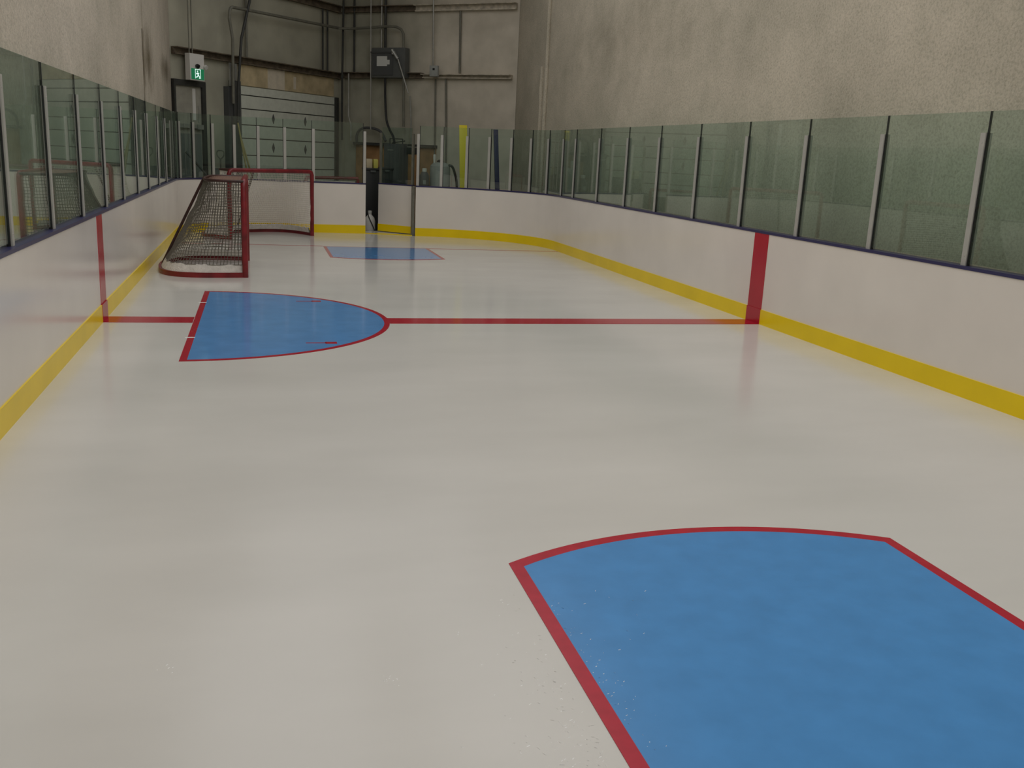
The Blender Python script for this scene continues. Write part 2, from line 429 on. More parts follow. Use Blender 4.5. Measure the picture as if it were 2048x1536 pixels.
post_mesh = None
def post_at(p, d, far, label, group):
    """d: travel direction of the line (outside on its left); far: +1 if the pale strip sits on the +d side of the joint"""
    global post_mesh
    rz = math.atan2(d.y, d.x)
    r = empty('glass_post', (p.x, p.y, ZG), rz, label, 'post', group)
    bm = bmesh.new(); c = 0.0345 * far
    box(bm, (c - 0.0285, -0.024, 0.0), (c + 0.0285, -0.008, HP - ZG)); box(bm, (c - 0.020, 0.007, 0.0), (c + 0.020, 0.05, HP - ZG))
    box(bm, (c - 0.024, -0.012, 0.0), (c + 0.024, 0.012, 0.018))
    # screw heads down the cover strip
    for k in range(4):
        z = 0.08 + k * (HP - ZG - 0.16) / 3
        lathe_pts = [(c + 0.006 * math.cos(q * PI / 3), z + 0.006 * math.sin(q * PI / 3)) for q in range(6)]
        vv = [bm.verts.new((x, -0.0260, zz)) for x, zz in lathe_pts]; ww = [bm.verts.new((x, -0.024, zz)) for x, zz in lathe_pts]
        bm.faces.new(vv)
        for q in range(6): bm.faces.new((vv[q], vv[(q + 1) % 6], ww[(q + 1) % 6], ww[q]))
    link('cover_strip', bm, M['alu'], r)
    bm = bmesh.new(); box(bm, (-0.0055, -0.013, 0.0), (0.0055, 0.012, HP - ZG))
    box(bm, (-0.0055, -0.0085, HP - ZG), (0.0055, 0.0085, HG - ZG))
    s = link('rubber_seal', bm, M['seal'], r); s['label'] = 'black rubber seal'
    return r

def glazing(line, posts, side):
    gl = offset_line(line, 0.05); cs = cum(gl)
    return gl, cs

# left run: distances measured along the glass line from its near end
gl = offset_line(left_line, 0.05); cs = cum(gl); y0 = gl[0][1]
# travel direction is +Y on the left run, outside (-X) is on its left
left_posts = [y - y0 for y in (6.875, 8.215, 9.58, 11.005, 12.425, 13.875, 15.23, 16.715, 18.04)]
base = cs[3]  # start of the corner arc
corner = [20.04, 20.54, 21.03, 21.50, 21.99, 22.53, 23.12, 24.20]
left_posts += [c - y0 for c in corner]
names_back = []
for i, s in enumerate(left_posts):
    p, d = at(gl, cs, s)
    if i < 9:
        lab = '%s aluminium glass post from the camera along the left boards' % ORD[i]
    elif i < 13:
        lab = '%s post round the far left corner of the rink, counted from the side boards' % ORD[i - 9]
    else:
        lab = ['pale glass post in front of the overhead door, left of the far goal middle', 'pale glass post in front of the middle of the overhead door',
               'pale glass post in front of the right half of the overhead door', 'pale glass post at the left edge of the open gate'][i - 13]
    post_at(p, d, +1, lab, 'glass posts along the left and far boards')
ss = [5.52 - y0] + left_posts
for i, (a, b) in enumerate(zip(ss, ss[1:])):
    seg = cut(gl, cs, a + 0.006, b - 0.006)
    p0 = Vector((seg[0][0], seg[0][1], ZG))
    bm = bmesh.new(); sweep(bm, seg, -0.006, 0.006, ZG + 0.019, HG); bm.transform(Matrix.Translation(-p0))
    o = link('rink_glass', bm, M['glass']); o.location = p0
    if i < 9: lab = '%s clear glass pane from the camera above the left boards' % ORD[i]
    elif i < 13: lab = '%s glass pane round the far left corner above the boards' % ORD[i - 9]
    else: lab = ['glass pane behind the left part of the far goal', 'glass pane behind the middle of the far goal', 'glass pane behind the right part of the far goal',
                 'wide glass pane between the far goal and the open gate'][i - 13]
    tag(o, lab, 'glass pane', 'glass panes along the left and far boards')

# right run (travel goes from the gate round the corner and back towards the camera; outside is on its left)
glr = offset_line(right_line, 0.05); csr = cum(glr); tot = csr[-1]; yend = glr[-1][1]
def sr(u): return tot - (u - yend)        # u: arc length from Y=0 along the right wall and into the corner
right_u = [6.755, 8.09, 9.43, 10.765, 12.115, 13.445, 14.735, 16.075, 17.41, 18.17, 18.88, 19.45, 19.99, 20.53, 21.04, 21.59, 22.10]
for i, u in enumerate(right_u):
    p, d = at(glr, csr, min(max(sr(u), 0.02), tot - 0.02))
    if i < 9: lab = '%s aluminium glass post from the camera along the right boards' % ORD[i]
    elif i < 16: lab = '%s post round the far right curve of the boards, counted from the straight side' % ORD[i - 9]
    else: lab = 'pale glass post at the right edge of the open gate'
    post_at(p, d, -1, lab, 'glass posts along the right boards')
uu = [5.43] + right_u
for i, (a, b) in enumerate(zip(uu, uu[1:])):
    s1, s0 = min(sr(a) - 0.006, tot - 0.001), max(sr(b) + 0.006, 0.03)
    seg = cut(glr, csr, s0, s1)
    p0 = Vector((seg[0][0], seg[0][1], ZG))
    bm = bmesh.new(); sweep(bm, seg, -0.006, 0.006, ZG + 0.019, HG); bm.transform(Matrix.Translation(-p0))
    o = link('rink_glass', bm, M['glass']); o.location = p0
    if i < 9: lab = '%s clear green tinted glass pane from the camera above the right boards' % ORD[i]
    else: lab = '%s narrow glass pane round the far right curve, counted from the straight side' % ORD[i - 9]
    tag(o, lab, 'glass pane', 'glass panes along the right boards')

# ------------------------------------------------------------------ gate standing ajar in the far boards
g0 = Vector((3.225, 21.06, 0)); g1 = Vector((2.565, 21.70, 0)); gd = (g1 - g0); gl_len = gd.length
gate = empty('rink_gate', g0, math.atan2(gd.y, gd.x), 'white rink gate with yellow kick plate standing ajar in the far boards', 'gate')
# local x runs from hinge to free end, ice side is local +y (to the left of travel it is...)
def gpart(nm, bm, mat, lab=None):
    o = link(nm, bm, mat, gate)
    if lab: o['label'] = lab
    return o
bm = bmesh.new(); box(bm, (0, -0.09, 0.02), (gl_len, 0.0, HB - 0.012)); gpart('white_facing', bm, M['board'])
bm = bmesh.new(); box(bm, (0, 0.0, 0.02), (gl_len, 0.010, HK)); gpart('kick_plate', bm, M['kick'], 'yellow kick plate')
bm = bmesh.new(); box(bm, (0, -0.10, HB - 0.012), (gl_len, 0.006, HB + 0.016)); gpart('cap_rail', bm, M['cap'], 'dark cap rail')
for x in (0.02, gl_len - 0.03):
    bm = bmesh.new(); box(bm, (x - 0.02, -0.07, ZG), (x + 0.025, -0.02, HP)); gpart('stile', bm, M['dull'])
bm = bmesh.new(); box(bm, (0.05, -0.051, ZG), (gl_len - 0.06, -0.039, HG - 0.05)); gpart('glass_panel', bm, M['glass'])
for z in (0.3, 0.85):
    bm = bmesh.new(); tube(bm, [(-0.015, -0.04, z - 0.08), (-0.015, -0.04, z + 0.08)], 0.018); gpart('hinge', bm, M['dark'])
bm = bmesh.new(); box(bm, (gl_len - 0.16, -0.13, 0.80), (gl_len - 0.02, -0.09, 0.84)); gpart('latch', bm, M['steel'])
# steel jambs of the opening and its yellow sill
bm = bmesh.new(); box(bm, (3.20, 20.82, -0.05), (3.25, 20.98, HB)); box(bm, (3.19, 20.80, HB - 0.16), (3.225, 20.84, HB - 0.02))
tag(link('gate_jamb', bm, M['dull']), 'dull steel jamb at the hinge side of the open gate', 'gate jamb')
bm = bmesh.new(); hexa(bm, [(2.215, 21.07, -0.05), (3.20, 20.76, -0.05), (3.20, 20.92, -0.05), (2.215, 21.16, -0.05), (2.215, 21.07, 0.012), (3.20, 20.76, 0.012), (3.20, 20.92, 0.012), (2.215, 21.16, 0.012)])
bm2 = bmesh.new(); plate(bm2, [(2.22, 21.17), (3.20, 20.93), (3.255, 20.99), (3.255, 21.14), (2.62, 21.80), (2.22, 21.75)], -0.05, 0.004); struct(link('floor_threshold', bm2, M['ice']))
tag(link('gate_sill', bm, M['kick']), 'yellow sill on the ice under the open gate', 'gate sill')

# ------------------------------------------------------------------ markings in the ice
def crease_outline(cx, yc, half, depth, sag, n=28):
    """straight sides from the goal line at yc, arc at the front; depth signed"""
    sgn = 1 if depth > 0 else -1
    R = (half * half + sag * sag) / (2 * sag); cyy = yc + depth - sgn * (R - sag)
    a = math.asin(half / R)
    front = [(cx + R * math.sin(-a + 2 * a * i / n), cyy + sgn * R * math.cos(-a + 2 * a * i / n)) for i in range(n + 1)]
    return [(cx - half, yc)] + front + [(cx + half, yc)]
TZ = 0.0025
def crease(name, label, outer, inner, origin, extra=None, suffix=''):
    r = empty(name, origin, 0, label, 'goal crease'); T = Matrix.Translation(-Vector(origin))
    bm = bmesh.new(); plate(bm, inner, 0.0003, TZ); bm.transform(T); link('blue_paint', bm, M['ice_blue' + suffix], r)
    bm = bmesh.new(); band(bm, outer, inner, 0.0003, TZ + 0.0002); bm.transform(T)
    o = link('red_border', bm, M['ice_red' + suffix], r); o['label'] = 'red border line'
    for nm, fn, mat in extra or []:
        bm = bmesh.new(); fn(bm); bm.transform(T); link(nm, bm, mat, r)
    return r
crease('goal_crease', 'large blue goal crease with red border in the near right corner of the ice',
       crease_outline(2.075, 1.85, 1.005, 2.015, 0.275), crease_outline(2.075, 1.91, 0.945, 1.912, 0.258), (2.075, 1.85, 0), suffix='_scuffed')
crease('goal_crease', 'small pale blue goal crease at the far end in front of the open gate',
       crease_outline(2.11, 18.10, 0.985, -1.83, 0.23), crease_outline(2.11, 18.05, 0.93, -1.74, 0.21), (2.11, 18.1, 0))
dc = (-0.685, 10.24); dr = 2.02
def halfdisc(r, x0, n=48):
    a = math.acos(max(-1, min(1, (x0 - dc[0]) / r)))
    return [(dc[0] + r * math.cos(-a + 2 * a * i / n), dc[1] + r * math.sin(-a + 2 * a * i / n)) for i in range(n + 1)]
def tick(y):
    def fn(bm):
        s = 1 if y > dc[1] else -1
        box(bm, (dc[0] + 1.26, y - 0.045, 0.0005), (dc[0] + 1.37, y + 0.045, TZ + 0.0006))
        box(bm, (dc[0] + 1.08, y + s * 0.0 - 0.014, 0.0005), (dc[0] + 1.27, y + 0.014, TZ + 0.0006))
    return fn
def gap(y):
    def fn(bm):
        pts = [(-0.70, y - 0.02), (-0.62, y - 0.012), (-0.615, y + 0.018), (-0.66, y + 0.024), (-0.71, y + 0.016)]
        plate(bm, pts, 0.0005, TZ + 0.0008)
    return fn
crease('goal_crease', 'half round blue goal crease with red border beside the left boards',
       halfdisc(dr, dc[0]), halfdisc(dr - 0.058, dc[0] + 0.062), (dc[0], dc[1], 0),
       [('corner_tick', tick(dc[1] + 1.26), M['ice_red']), ('corner_tick', tick(dc[1] - 1.27), M['ice_red']),
        ('scraped_gap', gap(dc[1] + 1.11), M['ice_mark']), ('scraped_gap', gap(dc[1] - 0.98), M['ice_mark'])])
def line_piece(p0, p1, w, name, label):
    bm = bmesh.new(); h = w / 2
    plate(bm, [(p0[0], p0[1] - h), (p1[0], p1[1] - h), (p1[0], p1[1] + h), (p0[0], p0[1] + h)], 0.0003, TZ - 0.0003)
    tag(link(name, bm, M['ice_red']), label, 'ice line')
line_piece((XL + 0.014, 10.25), (-0.69, 10.22), 0.34, 'centre_line', 'short red line on the ice between the left boards and the half round crease')
line_piece((1.325, 10.17), (XR - 0.014, 10.13), 0.335, 'centre_line', 'long red line on the ice from the half round crease to the right boards')
line_piece((XL + 0.014, 18.20), (1.12, 18.15), 0.05, 'goal_line', 'thin red goal line on the ice left of the far crease')
line_piece((3.10, 18.06), (XR - 0.02, 18.0), 0.05, 'goal_line', 'thin red goal line on the ice right of the far crease')
bm = bmesh.new(); bmesh.ops.create_icosphere(bm, subdivisions=2, radius=0.008); bm.transform(Matrix.Translation((-0.97, 3.11, 0.003)) @ Matrix.Diagonal((1.4, 0.8, 0.5, 1)))
tag(link('debris_speck', bm, M['speck']), 'tiny black speck lying on the near left ice', 'speck')

bm = bmesh.new(); rnd = random.Random(11)  # white flakes stand in for frost glints and scratches on the ice
def flake(x, y, l, w, z=0.0):
    a = rnd.uniform(0, PI); dx, dy = math.cos(a) * l, math.sin(a) * l; px, py = -math.sin(a) * w, math.cos(a) * w
    v = [bm.verts.new((x - dx - px, y - dy - py, z)), bm.verts.new((x + dx - px * .4, y + dy - py * .4, z)), bm.verts.new((x + dx * .8, y + dy * .8 + py, z + 0.0009)), bm.verts.new((x - dx * .7 + px, y - dy * .7 + py, z + 0.0007))]
    for idx in ((0, 1, 2), (0, 2, 3), (0, 3, 1), (1, 3, 2)): bm.faces.new([v[i] for i in idx])
for k in range(200):
    y = 2.25 + abs(rnd.gauss(0, 0.5)); flake(1.03 - abs(rnd.gauss(0, 0.13)), y, rnd.uniform(0.0015, 0.007), rnd.uniform(0.0007, 0.0018))
for k in range(70):
    y = 2.4 + rnd.random() * 1.1; flake(1.14 + abs(rnd.gauss(0, 0.05)), y, rnd.uniform(0.001, 0.005), rnd.uniform(0.0006, 0.0012), 0.0026)
for k in range(14): flake(0.42 + rnd.gauss(0, 0.02), 2.98 + rnd.gauss(0, 0.02), 0.003, 0.0012)
for k in range(6): flake(-0.35 + rnd.gauss(0, 0.02), 3.2 + rnd.gauss(0, 0.015), 0.004, 0.0015)
for k in range(10): flake(1.25 + rnd.random() * 0.35, 3.0 + rnd.random() * 0.6, 0.006, 0.0008, 0.0026)
o = tag(link('frost_glint_flakes', bm, M['ice_mark']), 'white flakes for frost glints and scratches along the left border of the near crease', 'glint flakes'); o['kind'] = 'stuff'

# ------------------------------------------------------------------ hockey goals
GW, GH, PR = 1.01, 1.30, 0.041
base_pts = smooth_path([(0, -GW, 0), (-0.30, -1.055, 0), (-0.62, -1.07, 0), (-0.92, -0.97, 0), (-1.10, -0.72, 0), (-1.17, -0.38, 0), (-1.19, 0, 0),
                        (-1.17, 0.38, 0), (-1.10, 0.72, 0), (-0.92, 0.97, 0), (-0.62, 1.07, 0), (-0.30, 1.055, 0), (0, GW, 0)], 6)
top_pts = smooth_path([(0, -GW, 0), (-0.18, -1.01, 0), (-0.36, -0.96, 0), (-0.47, -0.84, 0), (-0.52, -0.66, 0), (-0.54, -0.35, 0), (-0.55, 0, 0),
                       (-0.54, 0.35, 0), (-0.52, 0.66, 0), (-0.47, 0.84, 0), (-0.36, 0.96, 0), (-0.18, 1.01, 0), (0, GW, 0)], 6)
def resample(pts, n):
    cs_ = [0.0]
    for a, b in zip(pts, pts[1:]): cs_.append(cs_[-1] + (b - a).length)
    out_ = []
    j = 0
    for i in range(n + 1):
        s = cs_[-1] * i / n
        while j < len(pts) - 2 and cs_[j + 1] < s: j += 1
        t = (s - cs_[j]) / max(1e-9, cs_[j + 1] - cs_[j]); out_.append(pts[j].lerp(pts[j + 1], min(1, max(0, t))))
    return out_
def cord_net(bm, grid, r):
    """square cords along both directions of a grid of points"""
    def cord(a, b):
        t = (b - a); 
        if t.length < 1e-6: return
        t.normalize()
        u = t.cross(Vector((0.31, 0.52, 0.79))).normalized() * r; w = t.cross(u).normalized() * r
        k = [u, -0.5 * u + 0.87 * w, -0.5 * u - 0.87 * w]
        va = [bm.verts.new(a + q) for q in k]; vb = [bm.verts.new(b + q) for q in k]
        for i in range(3): bm.faces.new((va[i], va[(i + 1) % 3], vb[(i + 1) % 3], vb[i]))
    for row in grid:
        for a, b in zip(row, row[1:]): cord(a, b)
    for r0, r1 in zip(grid, grid[1:]):
        for a, b in zip(r0, r1): cord(a, b)
def goal_parts():
    parts = []
    bm = bmesh.new()   # posts + crossbar in one bent pipe
    e = 0.07
    path = [(0, -GW, 0.0), (0, -GW, GH - e), (0, -GW + 0.02, GH - 0.02), (0, -GW + e, GH), (0, GW - e, GH), (0, GW - 0.02, GH - 0.02), (0, GW, GH - e), (0, GW, 0.0)]
    tube(bm, path, PR, 14); parts.append(('front_frame', bm, M['goalred'], None, []))
    bm = bmesh.new()   # flat base bar round the back
    sweep(bm, [(p.x, p.y) for p in base_pts], -0.012, 0.022, 0.0, 0.068); parts.append(('base_frame', bm, M['goalred'], None, []))
    bm = bmesh.new(); tube(bm, [(p.x, p.y, GH) for p in top_pts], 0.019, 8); parts.append(('top_frame', bm, M['goaldark'], None, []))
    bm = bmesh.new(); tube(bm, smooth_path([(-0.55, 0, GH), (-0.62, 0, GH - 0.12), (-1.15, 0, 0.10), (-1.18, 0, 0.04)], 5), 0.02, 8); parts.append(('back_bar', bm, M['goaldark'], None, []))
    bm = bmesh.new()   # white lacing skirt standing on the base bar
    inn = [(p.x * 0.985, p.y * 0.985) for p in base_pts[1:-1]]; hi = [(p.x * 0.93 - 0.004, p.y * 0.935) for p in base_pts[1:-1]]
    prev = None
    rnd = random.Random(3)
    for k, (a, b) in enumerate(zip(inn, hi)):
        z = 0.165 + rnd.uniform(-0.012, 0.015)
        q = [bm.verts.new((a[0], a[1], 0.066)), bm.verts.new((b[0], b[1], z)), bm.verts.new((b[0] * 0.985, b[1] * 0.985, z - 0.004)), bm.verts.new((a[0] * 0.96, a[1] * 0.96, 0.066))]
        if prev:
            for i in range(4): bm.faces.new((prev[i], prev[(i + 1) % 4], q[(i + 1) % 4], q[i]))
        prev = q
    parts.append(('lacing_skirt', bm, M['skirt'], 'white lacing skirt', []))
    n, mrow = 78, 27
    lo, up = resample([p for p in base_pts], n), resample(top_pts, n)
    grid = []
    for j in range(mrow + 1):
        t = j / mrow; row = []
        for i in range(n + 1):
            a, b = lo[i] * 0.935 + Vector((0, 0, 0.165)), up[i] * 0.99 + Vector((0, 0, GH - 0.005))
            p = a.lerp(b, t)
            sag = 0.045 * math.sin(PI * t) * math.sin(PI * i / n) * (1 + 0.6 * noise.noise(Vector((i * 0.13, j * 0.2, 1.7))))
            p += Vector((sag, -p.y * sag * 0.6, 0)) + Vector((0.010 * noise.noise(Vector((i * .3, j * .3, 0))), 0.010 * noise.noise(Vector((i * .3, j * .3, 9))), 0.008 * noise.noise(Vector((i * .3, j * .3, 5)))))
            row.append(p)
        grid.append(row)
    bm = bmesh.new(); cord_net(bm, grid, 0.0048); parts.append(('netting', bm, M['net'], 'dirty white netting', []))
    # shelf netting
    up2 = resample(top_pts, 2 * 30)
    grid = []
    for i in range(31):
        a, b = up2[i], up2[60 - i]
        grid.append([a.lerp(b, k / 40) + Vector((0, 0, GH - 0.004 - 0.05 * math.sin(PI * k / 40) * math.sin(PI * i / 30))) for k in range(41)])
    bm = bmesh.new(); cord_net(bm, grid, 0.0085); parts.append(('shelf_netting', bm, M['netshelf'], 'brownish top netting', []))
    return parts
near_goal = empty('hockey_goal', (-0.215, 14.60, 0.0), 0.0, 'red framed hockey goal seen from its side against the left boards', 'hockey goal', 'red hockey goals')
for nm, bm, mat, lab, _ in goal_parts():
    o = link(nm, bm, mat, near_goal, angle=50)
    if lab: o['label'] = lab
def dup(root, loc, rz, label):
    r = root.copy(); COL.objects.link(r); r.location = loc; r.rotation_euler = (0, 0, rz); r['label'] = label
    for ch in list(root.children):
        c = ch.copy(); COL.objects.link(c); c.parent = r
    return r
far_goal = dup(near_goal, (0.235, 19.62, 0.0), math.radians(-52), 'red framed hockey goal facing the camera in the far left corner')
for ch in far_goal.children:
    if ch.name.startswith(('netting', 'shelf_netting')):
        ch.material_slots[0].link = 'OBJECT'; ch.material_slots[0].material = M['netwhite']; ch['label'] = 'pale netting'

# ------------------------------------------------------------------ fittings of the two rear walls
def onA(name, mat, spec, kind=None):
    bm = bmesh.new()
    for q in spec: onwall(A, bm, *q)
    return link(name, bm, mat)
def onB(name, mat, spec):
    bm = bmesh.new()
    for q in spec: onwall(B, bm, *q)
    return link(name, bm, mat)
sA0 = (fa - PA).length * -1 + 0.03
sB1 = (fb - PB).length - 0.02
def girt(W, s0, s1, z0, z1, mat, name):
    """cold-formed Z girt: two flanges and a web"""
    bm = bmesh.new()
    onwall(W, bm, s0, s1, z0, z1, 0.0, 0.012 + 0.06); onwall(W, bm, s0, s1, z1 - 0.02, z1, 0.072, 0.20); onwall(W, bm, s0, s1, z0, z0 + 0.03, 0.072, 0.11)
    return struct(link(name, bm, mat))
girt(A, sA0, LA - 0.13, 3.56, 3.71, M['girt'], 'trim_1')
girt(A, sA0, LA - 0.13, 5.20, 5.36, M['girt'], 'trim_2')
girt(B, 0.13, 2.55, 3.60, 3.74, M['girt'], 'trim_3')
girt(B, 0.13, 2.3, 5.22, 5.36, M['girt'], 'trim_4')
girt(B, 2.55, 5.05, 3.61, 3.71, M['girt_pale'], 'trim_5')
girt(B, 2.3, 5.10, 5.21, 5.36, M['girt_pale'], 'trim_6')
# corner and jamb columns
bm = bmesh.new(); onwall(A, bm, LA - 0.12, LA - 0.01, 0.0, ZC - 0.01, 0.0, 0.12); struct(link('trim_7', bm, M['liner']))
bm = bmesh.new(); onwall(A, bm, -0.44, -0.30, 0.925, 3.03, 0.0, 0.14); struct(link('trim_8', bm, M['cab']))

# emergency exit door
d1 = empty('door_1', A(-1.57, 0.925, 0.0)); struct(d1, 'grey emergency exit door')
def dpart(nm, spec, mat, par, W=A, lab=None):
    bm = bmesh.new()
    for q in spec: onwall(W, bm, *q)
    bm.transform(Matrix.Translation(-par.location)); o = link(nm, bm, mat, par)
    if lab: o['label'] = lab
    return o
dpart('door_frame', [(-2.03, -1.09, 2.94, 3.06, 0.0, 0.09), (-1.20, -1.09, 0.925, 2.94, 0.0, 0.09), (-2.03, -1.98, 0.925, 2.94, 0.0, 0.09)], M['dark'], d1)
dpart('door_leaf', [(-1.98, -1.20, 0.93, 2.94, 0.0, 0.04)], M['exitdoor'], d1)
dpart('kick_panel', [(-1.95, -1.23, 0.98, 1.95, 0.04, 0.048)], M['exitlow'], d1)
dpart('upright_strip', [(-1.46, -1.37, 2.24, 2.90, 0.04, 0.05)], M['white'], d1, lab='narrow pale upright strip')  # narrow pale strip on the door leaf
dpart('upright_strip', [(-1.30, -1.26, 2.20, 2.55, 0.04, 0.05)], M['steel'], d1)
pb = dpart('panic_bar', [(-1.92, -1.42, 2.07, 2.15, 0.04, 0.12)], M['steel'], d1)
bm = bmesh.new(); onwall(A, bm, -1.42, -1.24, 2.05, 2.15, 0.04, 0.14); bm.transform(Matrix.Translation(-d1.location)); o = link('bar_latch', bm, M['steel'], d1)

# running-man exit sign
def AX(s, z, off=0.0): return A(s - 0.25, z, off)
sg = empty('exit_sign', AX(-1.28, 3.08, 0.21), 0, 'green running man exit sign with white lamp box above the exit door', 'exit sign')
def spart(nm, spec, mat, lab=None):
    return dpart(nm, spec, mat, sg, AX, lab)
spart('housing', [(-1.49, -1.07, 3.06, 3.60, 0.14, 0.27)], M['white'])
spart('green_panel', [(-1.455, -1.085, 3.08, 3.30, 0.27, 0.278)], M['green'], 'lit green panel')
bm = bmesh.new()   # running figure and doorway
def seg2(a, b, w, o0=0.278, o1=0.282):
    a, b = Vector(a), Vector(b); d = (b - a).normalized(); n = Vector((-d.y, d.x)) * w
    q = [a + n, b + n, b - n, a - n]
    hexa(bm, [AX(p.x, p.y, o0) for p in q] + [AX(p.x, p.y, o1) for p in q])
c = -1.27
seg2((c - 0.015, 3.215), (c + 0.01, 3.17), 0.016); seg2((c + 0.01, 3.17), (c + 0.045, 3.14), 0.010); seg2((c + 0.045, 3.14), (c + 0.04, 3.10), 0.009)
seg2((c + 0.01, 3.17), (c - 0.02, 3.135), 0.010); seg2((c - 0.02, 3.135), (c - 0.06, 3.125), 0.009)
seg2((c - 0.015, 3.215), (c + 0.035, 3.205), 0.008); seg2((c - 0.015, 3.215), (c - 0.055, 3.19), 0.008)
seg2((c - 0.012, 3.262), (c - 0.012, 3.235), 0.014)
seg2((c - 0.075, 3.285), (c - 0.075, 3.10), 0.006); seg2((c + 0.075, 3.285), (c + 0.075, 3.10), 0.006); seg2((c - 0.08, 3.285), (c + 0.08, 3.285), 0.006)
bm.transform(Matrix.Translation(-sg.location)); o = link('running_man', bm, M['signwhite'], sg); o['label'] = 'white running man symbol'
for s, mt in ((-1.30, M['black']), (-1.06, M['white'])):
    bm = bmesh.new(); tube(bm, [AX(s, 3.355, 0.25), AX(s, 3.355, 0.30), AX(s, 3.34, 0.33)], [0.03, 0.045, 0.045], 14)
    bm.transform(Matrix.Translation(-sg.location)); link('lamp_head', bm, mt, sg)
for s, z1, lab in ((-1.51, ZC, 'thin pale conduit dropping to the exit sign, left of two'), (-1.42, ZC, 'thin pale conduit dropping to the exit sign, right of two')):
    bm = bmesh.new(); tube(bm, [AS(s, 3.60, 0.225), AS(s, 4.0, 0.225), AS(s, z1 - 0.01, 0.225)], 0.012, 8)
    tag(link('conduit', bm, M['dull']), lab, 'conduit', 'conduits on the rear walls')

# overhead loading door
d2 = empty('door_2', A(1.87, 0.925, 0.0)); struct(d2, 'grey sectional overhead loading door')
rows = [0.93, 1.22, 1.53, 1.915, 2.22, 2.58, 2.885, 3.09]
for k, (z0, z1) in enumerate(zip(rows, rows[1:])):
    dpart('door_section', [(0.03, 3.72, z0 + 0.012, z1 - 0.012, 0.0, 0.055)], M['door'], d2)
dpart('section_joint', [(0.04, 3.71, z - 0.016, z + 0.016, 0.0, 0.030) for z in rows[1:-1]], M['door_line'], d2)
dpart('door_track', [(-0.27, -0.03, 0.925, 3.17, 0.0, 0.15)], M['grey'], d2)
dpart('door_track', [(3.69, 3.80, 0.925, 3.08, 0.056, 0.12)], M['dark'], d2)
for s, z in ((1.20, 2.40), (2.44, 2.40), (1.19, 1.72), (2.44, 1.71)):
    bm = bmesh.new(); o0, o1 = 0.055, 0.066
    q = [(s - 0.045, z), (s, z - 0.115), (s + 0.055, z), (s, z + 0.115)]
    hexa(bm, [A(a, b, o0) for a, b in q] + [A(a, b, o1) for a, b in q]); bm.transform(Matrix.Translation(-d2.location))
    link('lift_handle', bm, M['cab'], d2)
for s0, s1, z0, z1 in ((-0.42, -0.375, 3.04, 3.54), (-0.26, -0.20, 3.18, 3.53)):
    dpart('track_bracket', [(s0, s1, z0, z1, 0.15, 0.19)], M['steel'], d2)
# plywood and drywall infill above it
pl = empty('infill_panel', A(1.8, 3.1, 0), 0, 'tan patched plywood infill panel above the overhead door', 'panel')
dpart('plywood_sheet', [(0.04, 1.05, 3.10, 3.555, 0.006, 0.03)], M['ply'], pl)
dpart('plywood_sheet', [(1.86, 3.70, 3.10, 3.555, 0.006, 0.03)], M['ply'], pl)
dpart('drywall_patch', [(1.05, 1.68, 3.10, 3.555, 0.006, 0.034)], M['plywhite'], pl, lab='pale patch')
dpart('plywood_strip', [(1.68, 1.86, 3.10, 3.555, 0.006, 0.03)], M['ply'], pl)
dpart('drywall_patch', [(2.02, 2.12, 3.16, 3.45, 0.03, 0.033)], M['plywhite'], pl, lab='pale patch')

def pipe(name, W_pts, r, mat, label, cat='pipe', group=None, n=10):
    bm = bmesh.new(); tube(bm, W_pts, r, n); return tag(link(name, bm, mat), label, cat, group)
GP = 'conduits on the rear walls'
pts = [AS(-0.19, 2.66, 0.24), AS(-0.17, 4.05, 0.24), AS(-0.26, 4.46, 0.24)] + [AS(-0.25 + 0.10 * (1 - math.cos(t)), 4.56 + 0.15 * math.sin(t), 0.24) for t in (0.4, 0.8, 1.2, 1.5)] + \
      [AS(0.2, 4.72, 0.24), AS(LA - 0.30, 4.79, 0.24), BS(0.30, 4.80, 0.24), BS(1.5, 4.85, 0.24), BS(1.70, 4.83, 0.24), BS(1.84, 4.77, 0.24), BS(1.91, 4.66, 0.24), BS(1.96, 2.40, 0.24)]
pipe('steel_pipe', pts, 0.034, M['dull'], 'long dull pipe bending along both rear walls above the overhead door')
pipe('steel_pipe', [AS(0.90, 6.4, 0.26), AS(0.43, 4.98, 0.26), AS(0.11, 4.08, 0.26), AS(-0.03, 2.98, 0.26), AS(-0.05, 2.3, 0.26)], 0.032, M['dark'], 'dark slanting pipe down the left side of the overhead door')
pipe('conduit', [AS(0.335, 3.72, 0.09), AS(0.335, ZC - 0.01, 0.09)], 0.028, M['dull'], 'vertical conduit above the left end of the overhead door', 'conduit', GP)
pipe('conduit', [AS(3.22, 3.72, 0.09), AS(3.22, 5.19, 0.09)], 0.022, M['dark'], 'dark vertical conduit between girts just left of the rear corner', 'conduit', GP)
pipe('conduit', [AS(3.42, 3.72, 0.09), AS(3.42, 5.19, 0.09)], 0.022, M['dark'], 'dark vertical conduit between girts nearest the rear corner', 'conduit', GP)
pipe('conduit', [BS(0.25, 3.70, 0.24), BS(0.25, 2.63, 0.24), BS(0.33, 2.40, 0.24), BS(0.33, 2.0, 0.24)], 0.02, M['steel'], 'silver conduit dropping from the lower girt right of the rear corner', 'conduit', GP)
pipe('conduit', [BS(0.10, ZC - 0.01, 0.26), BS(0.08, 5.2, 0.26), BS(0.05, 3.55, 0.30), BS(0.05, 2.0, 0.30)], 0.028, M['dark'], 'dark bent conduit running down the rear corner', 'conduit', GP)
pipe('conduit', [BS(0.41, 3.75, 0.09), BS(0.41, ZC - 0.01, 0.09)], 0.026, M['dark'], 'dark vertical conduit left of the electrical box', 'conduit', GP)
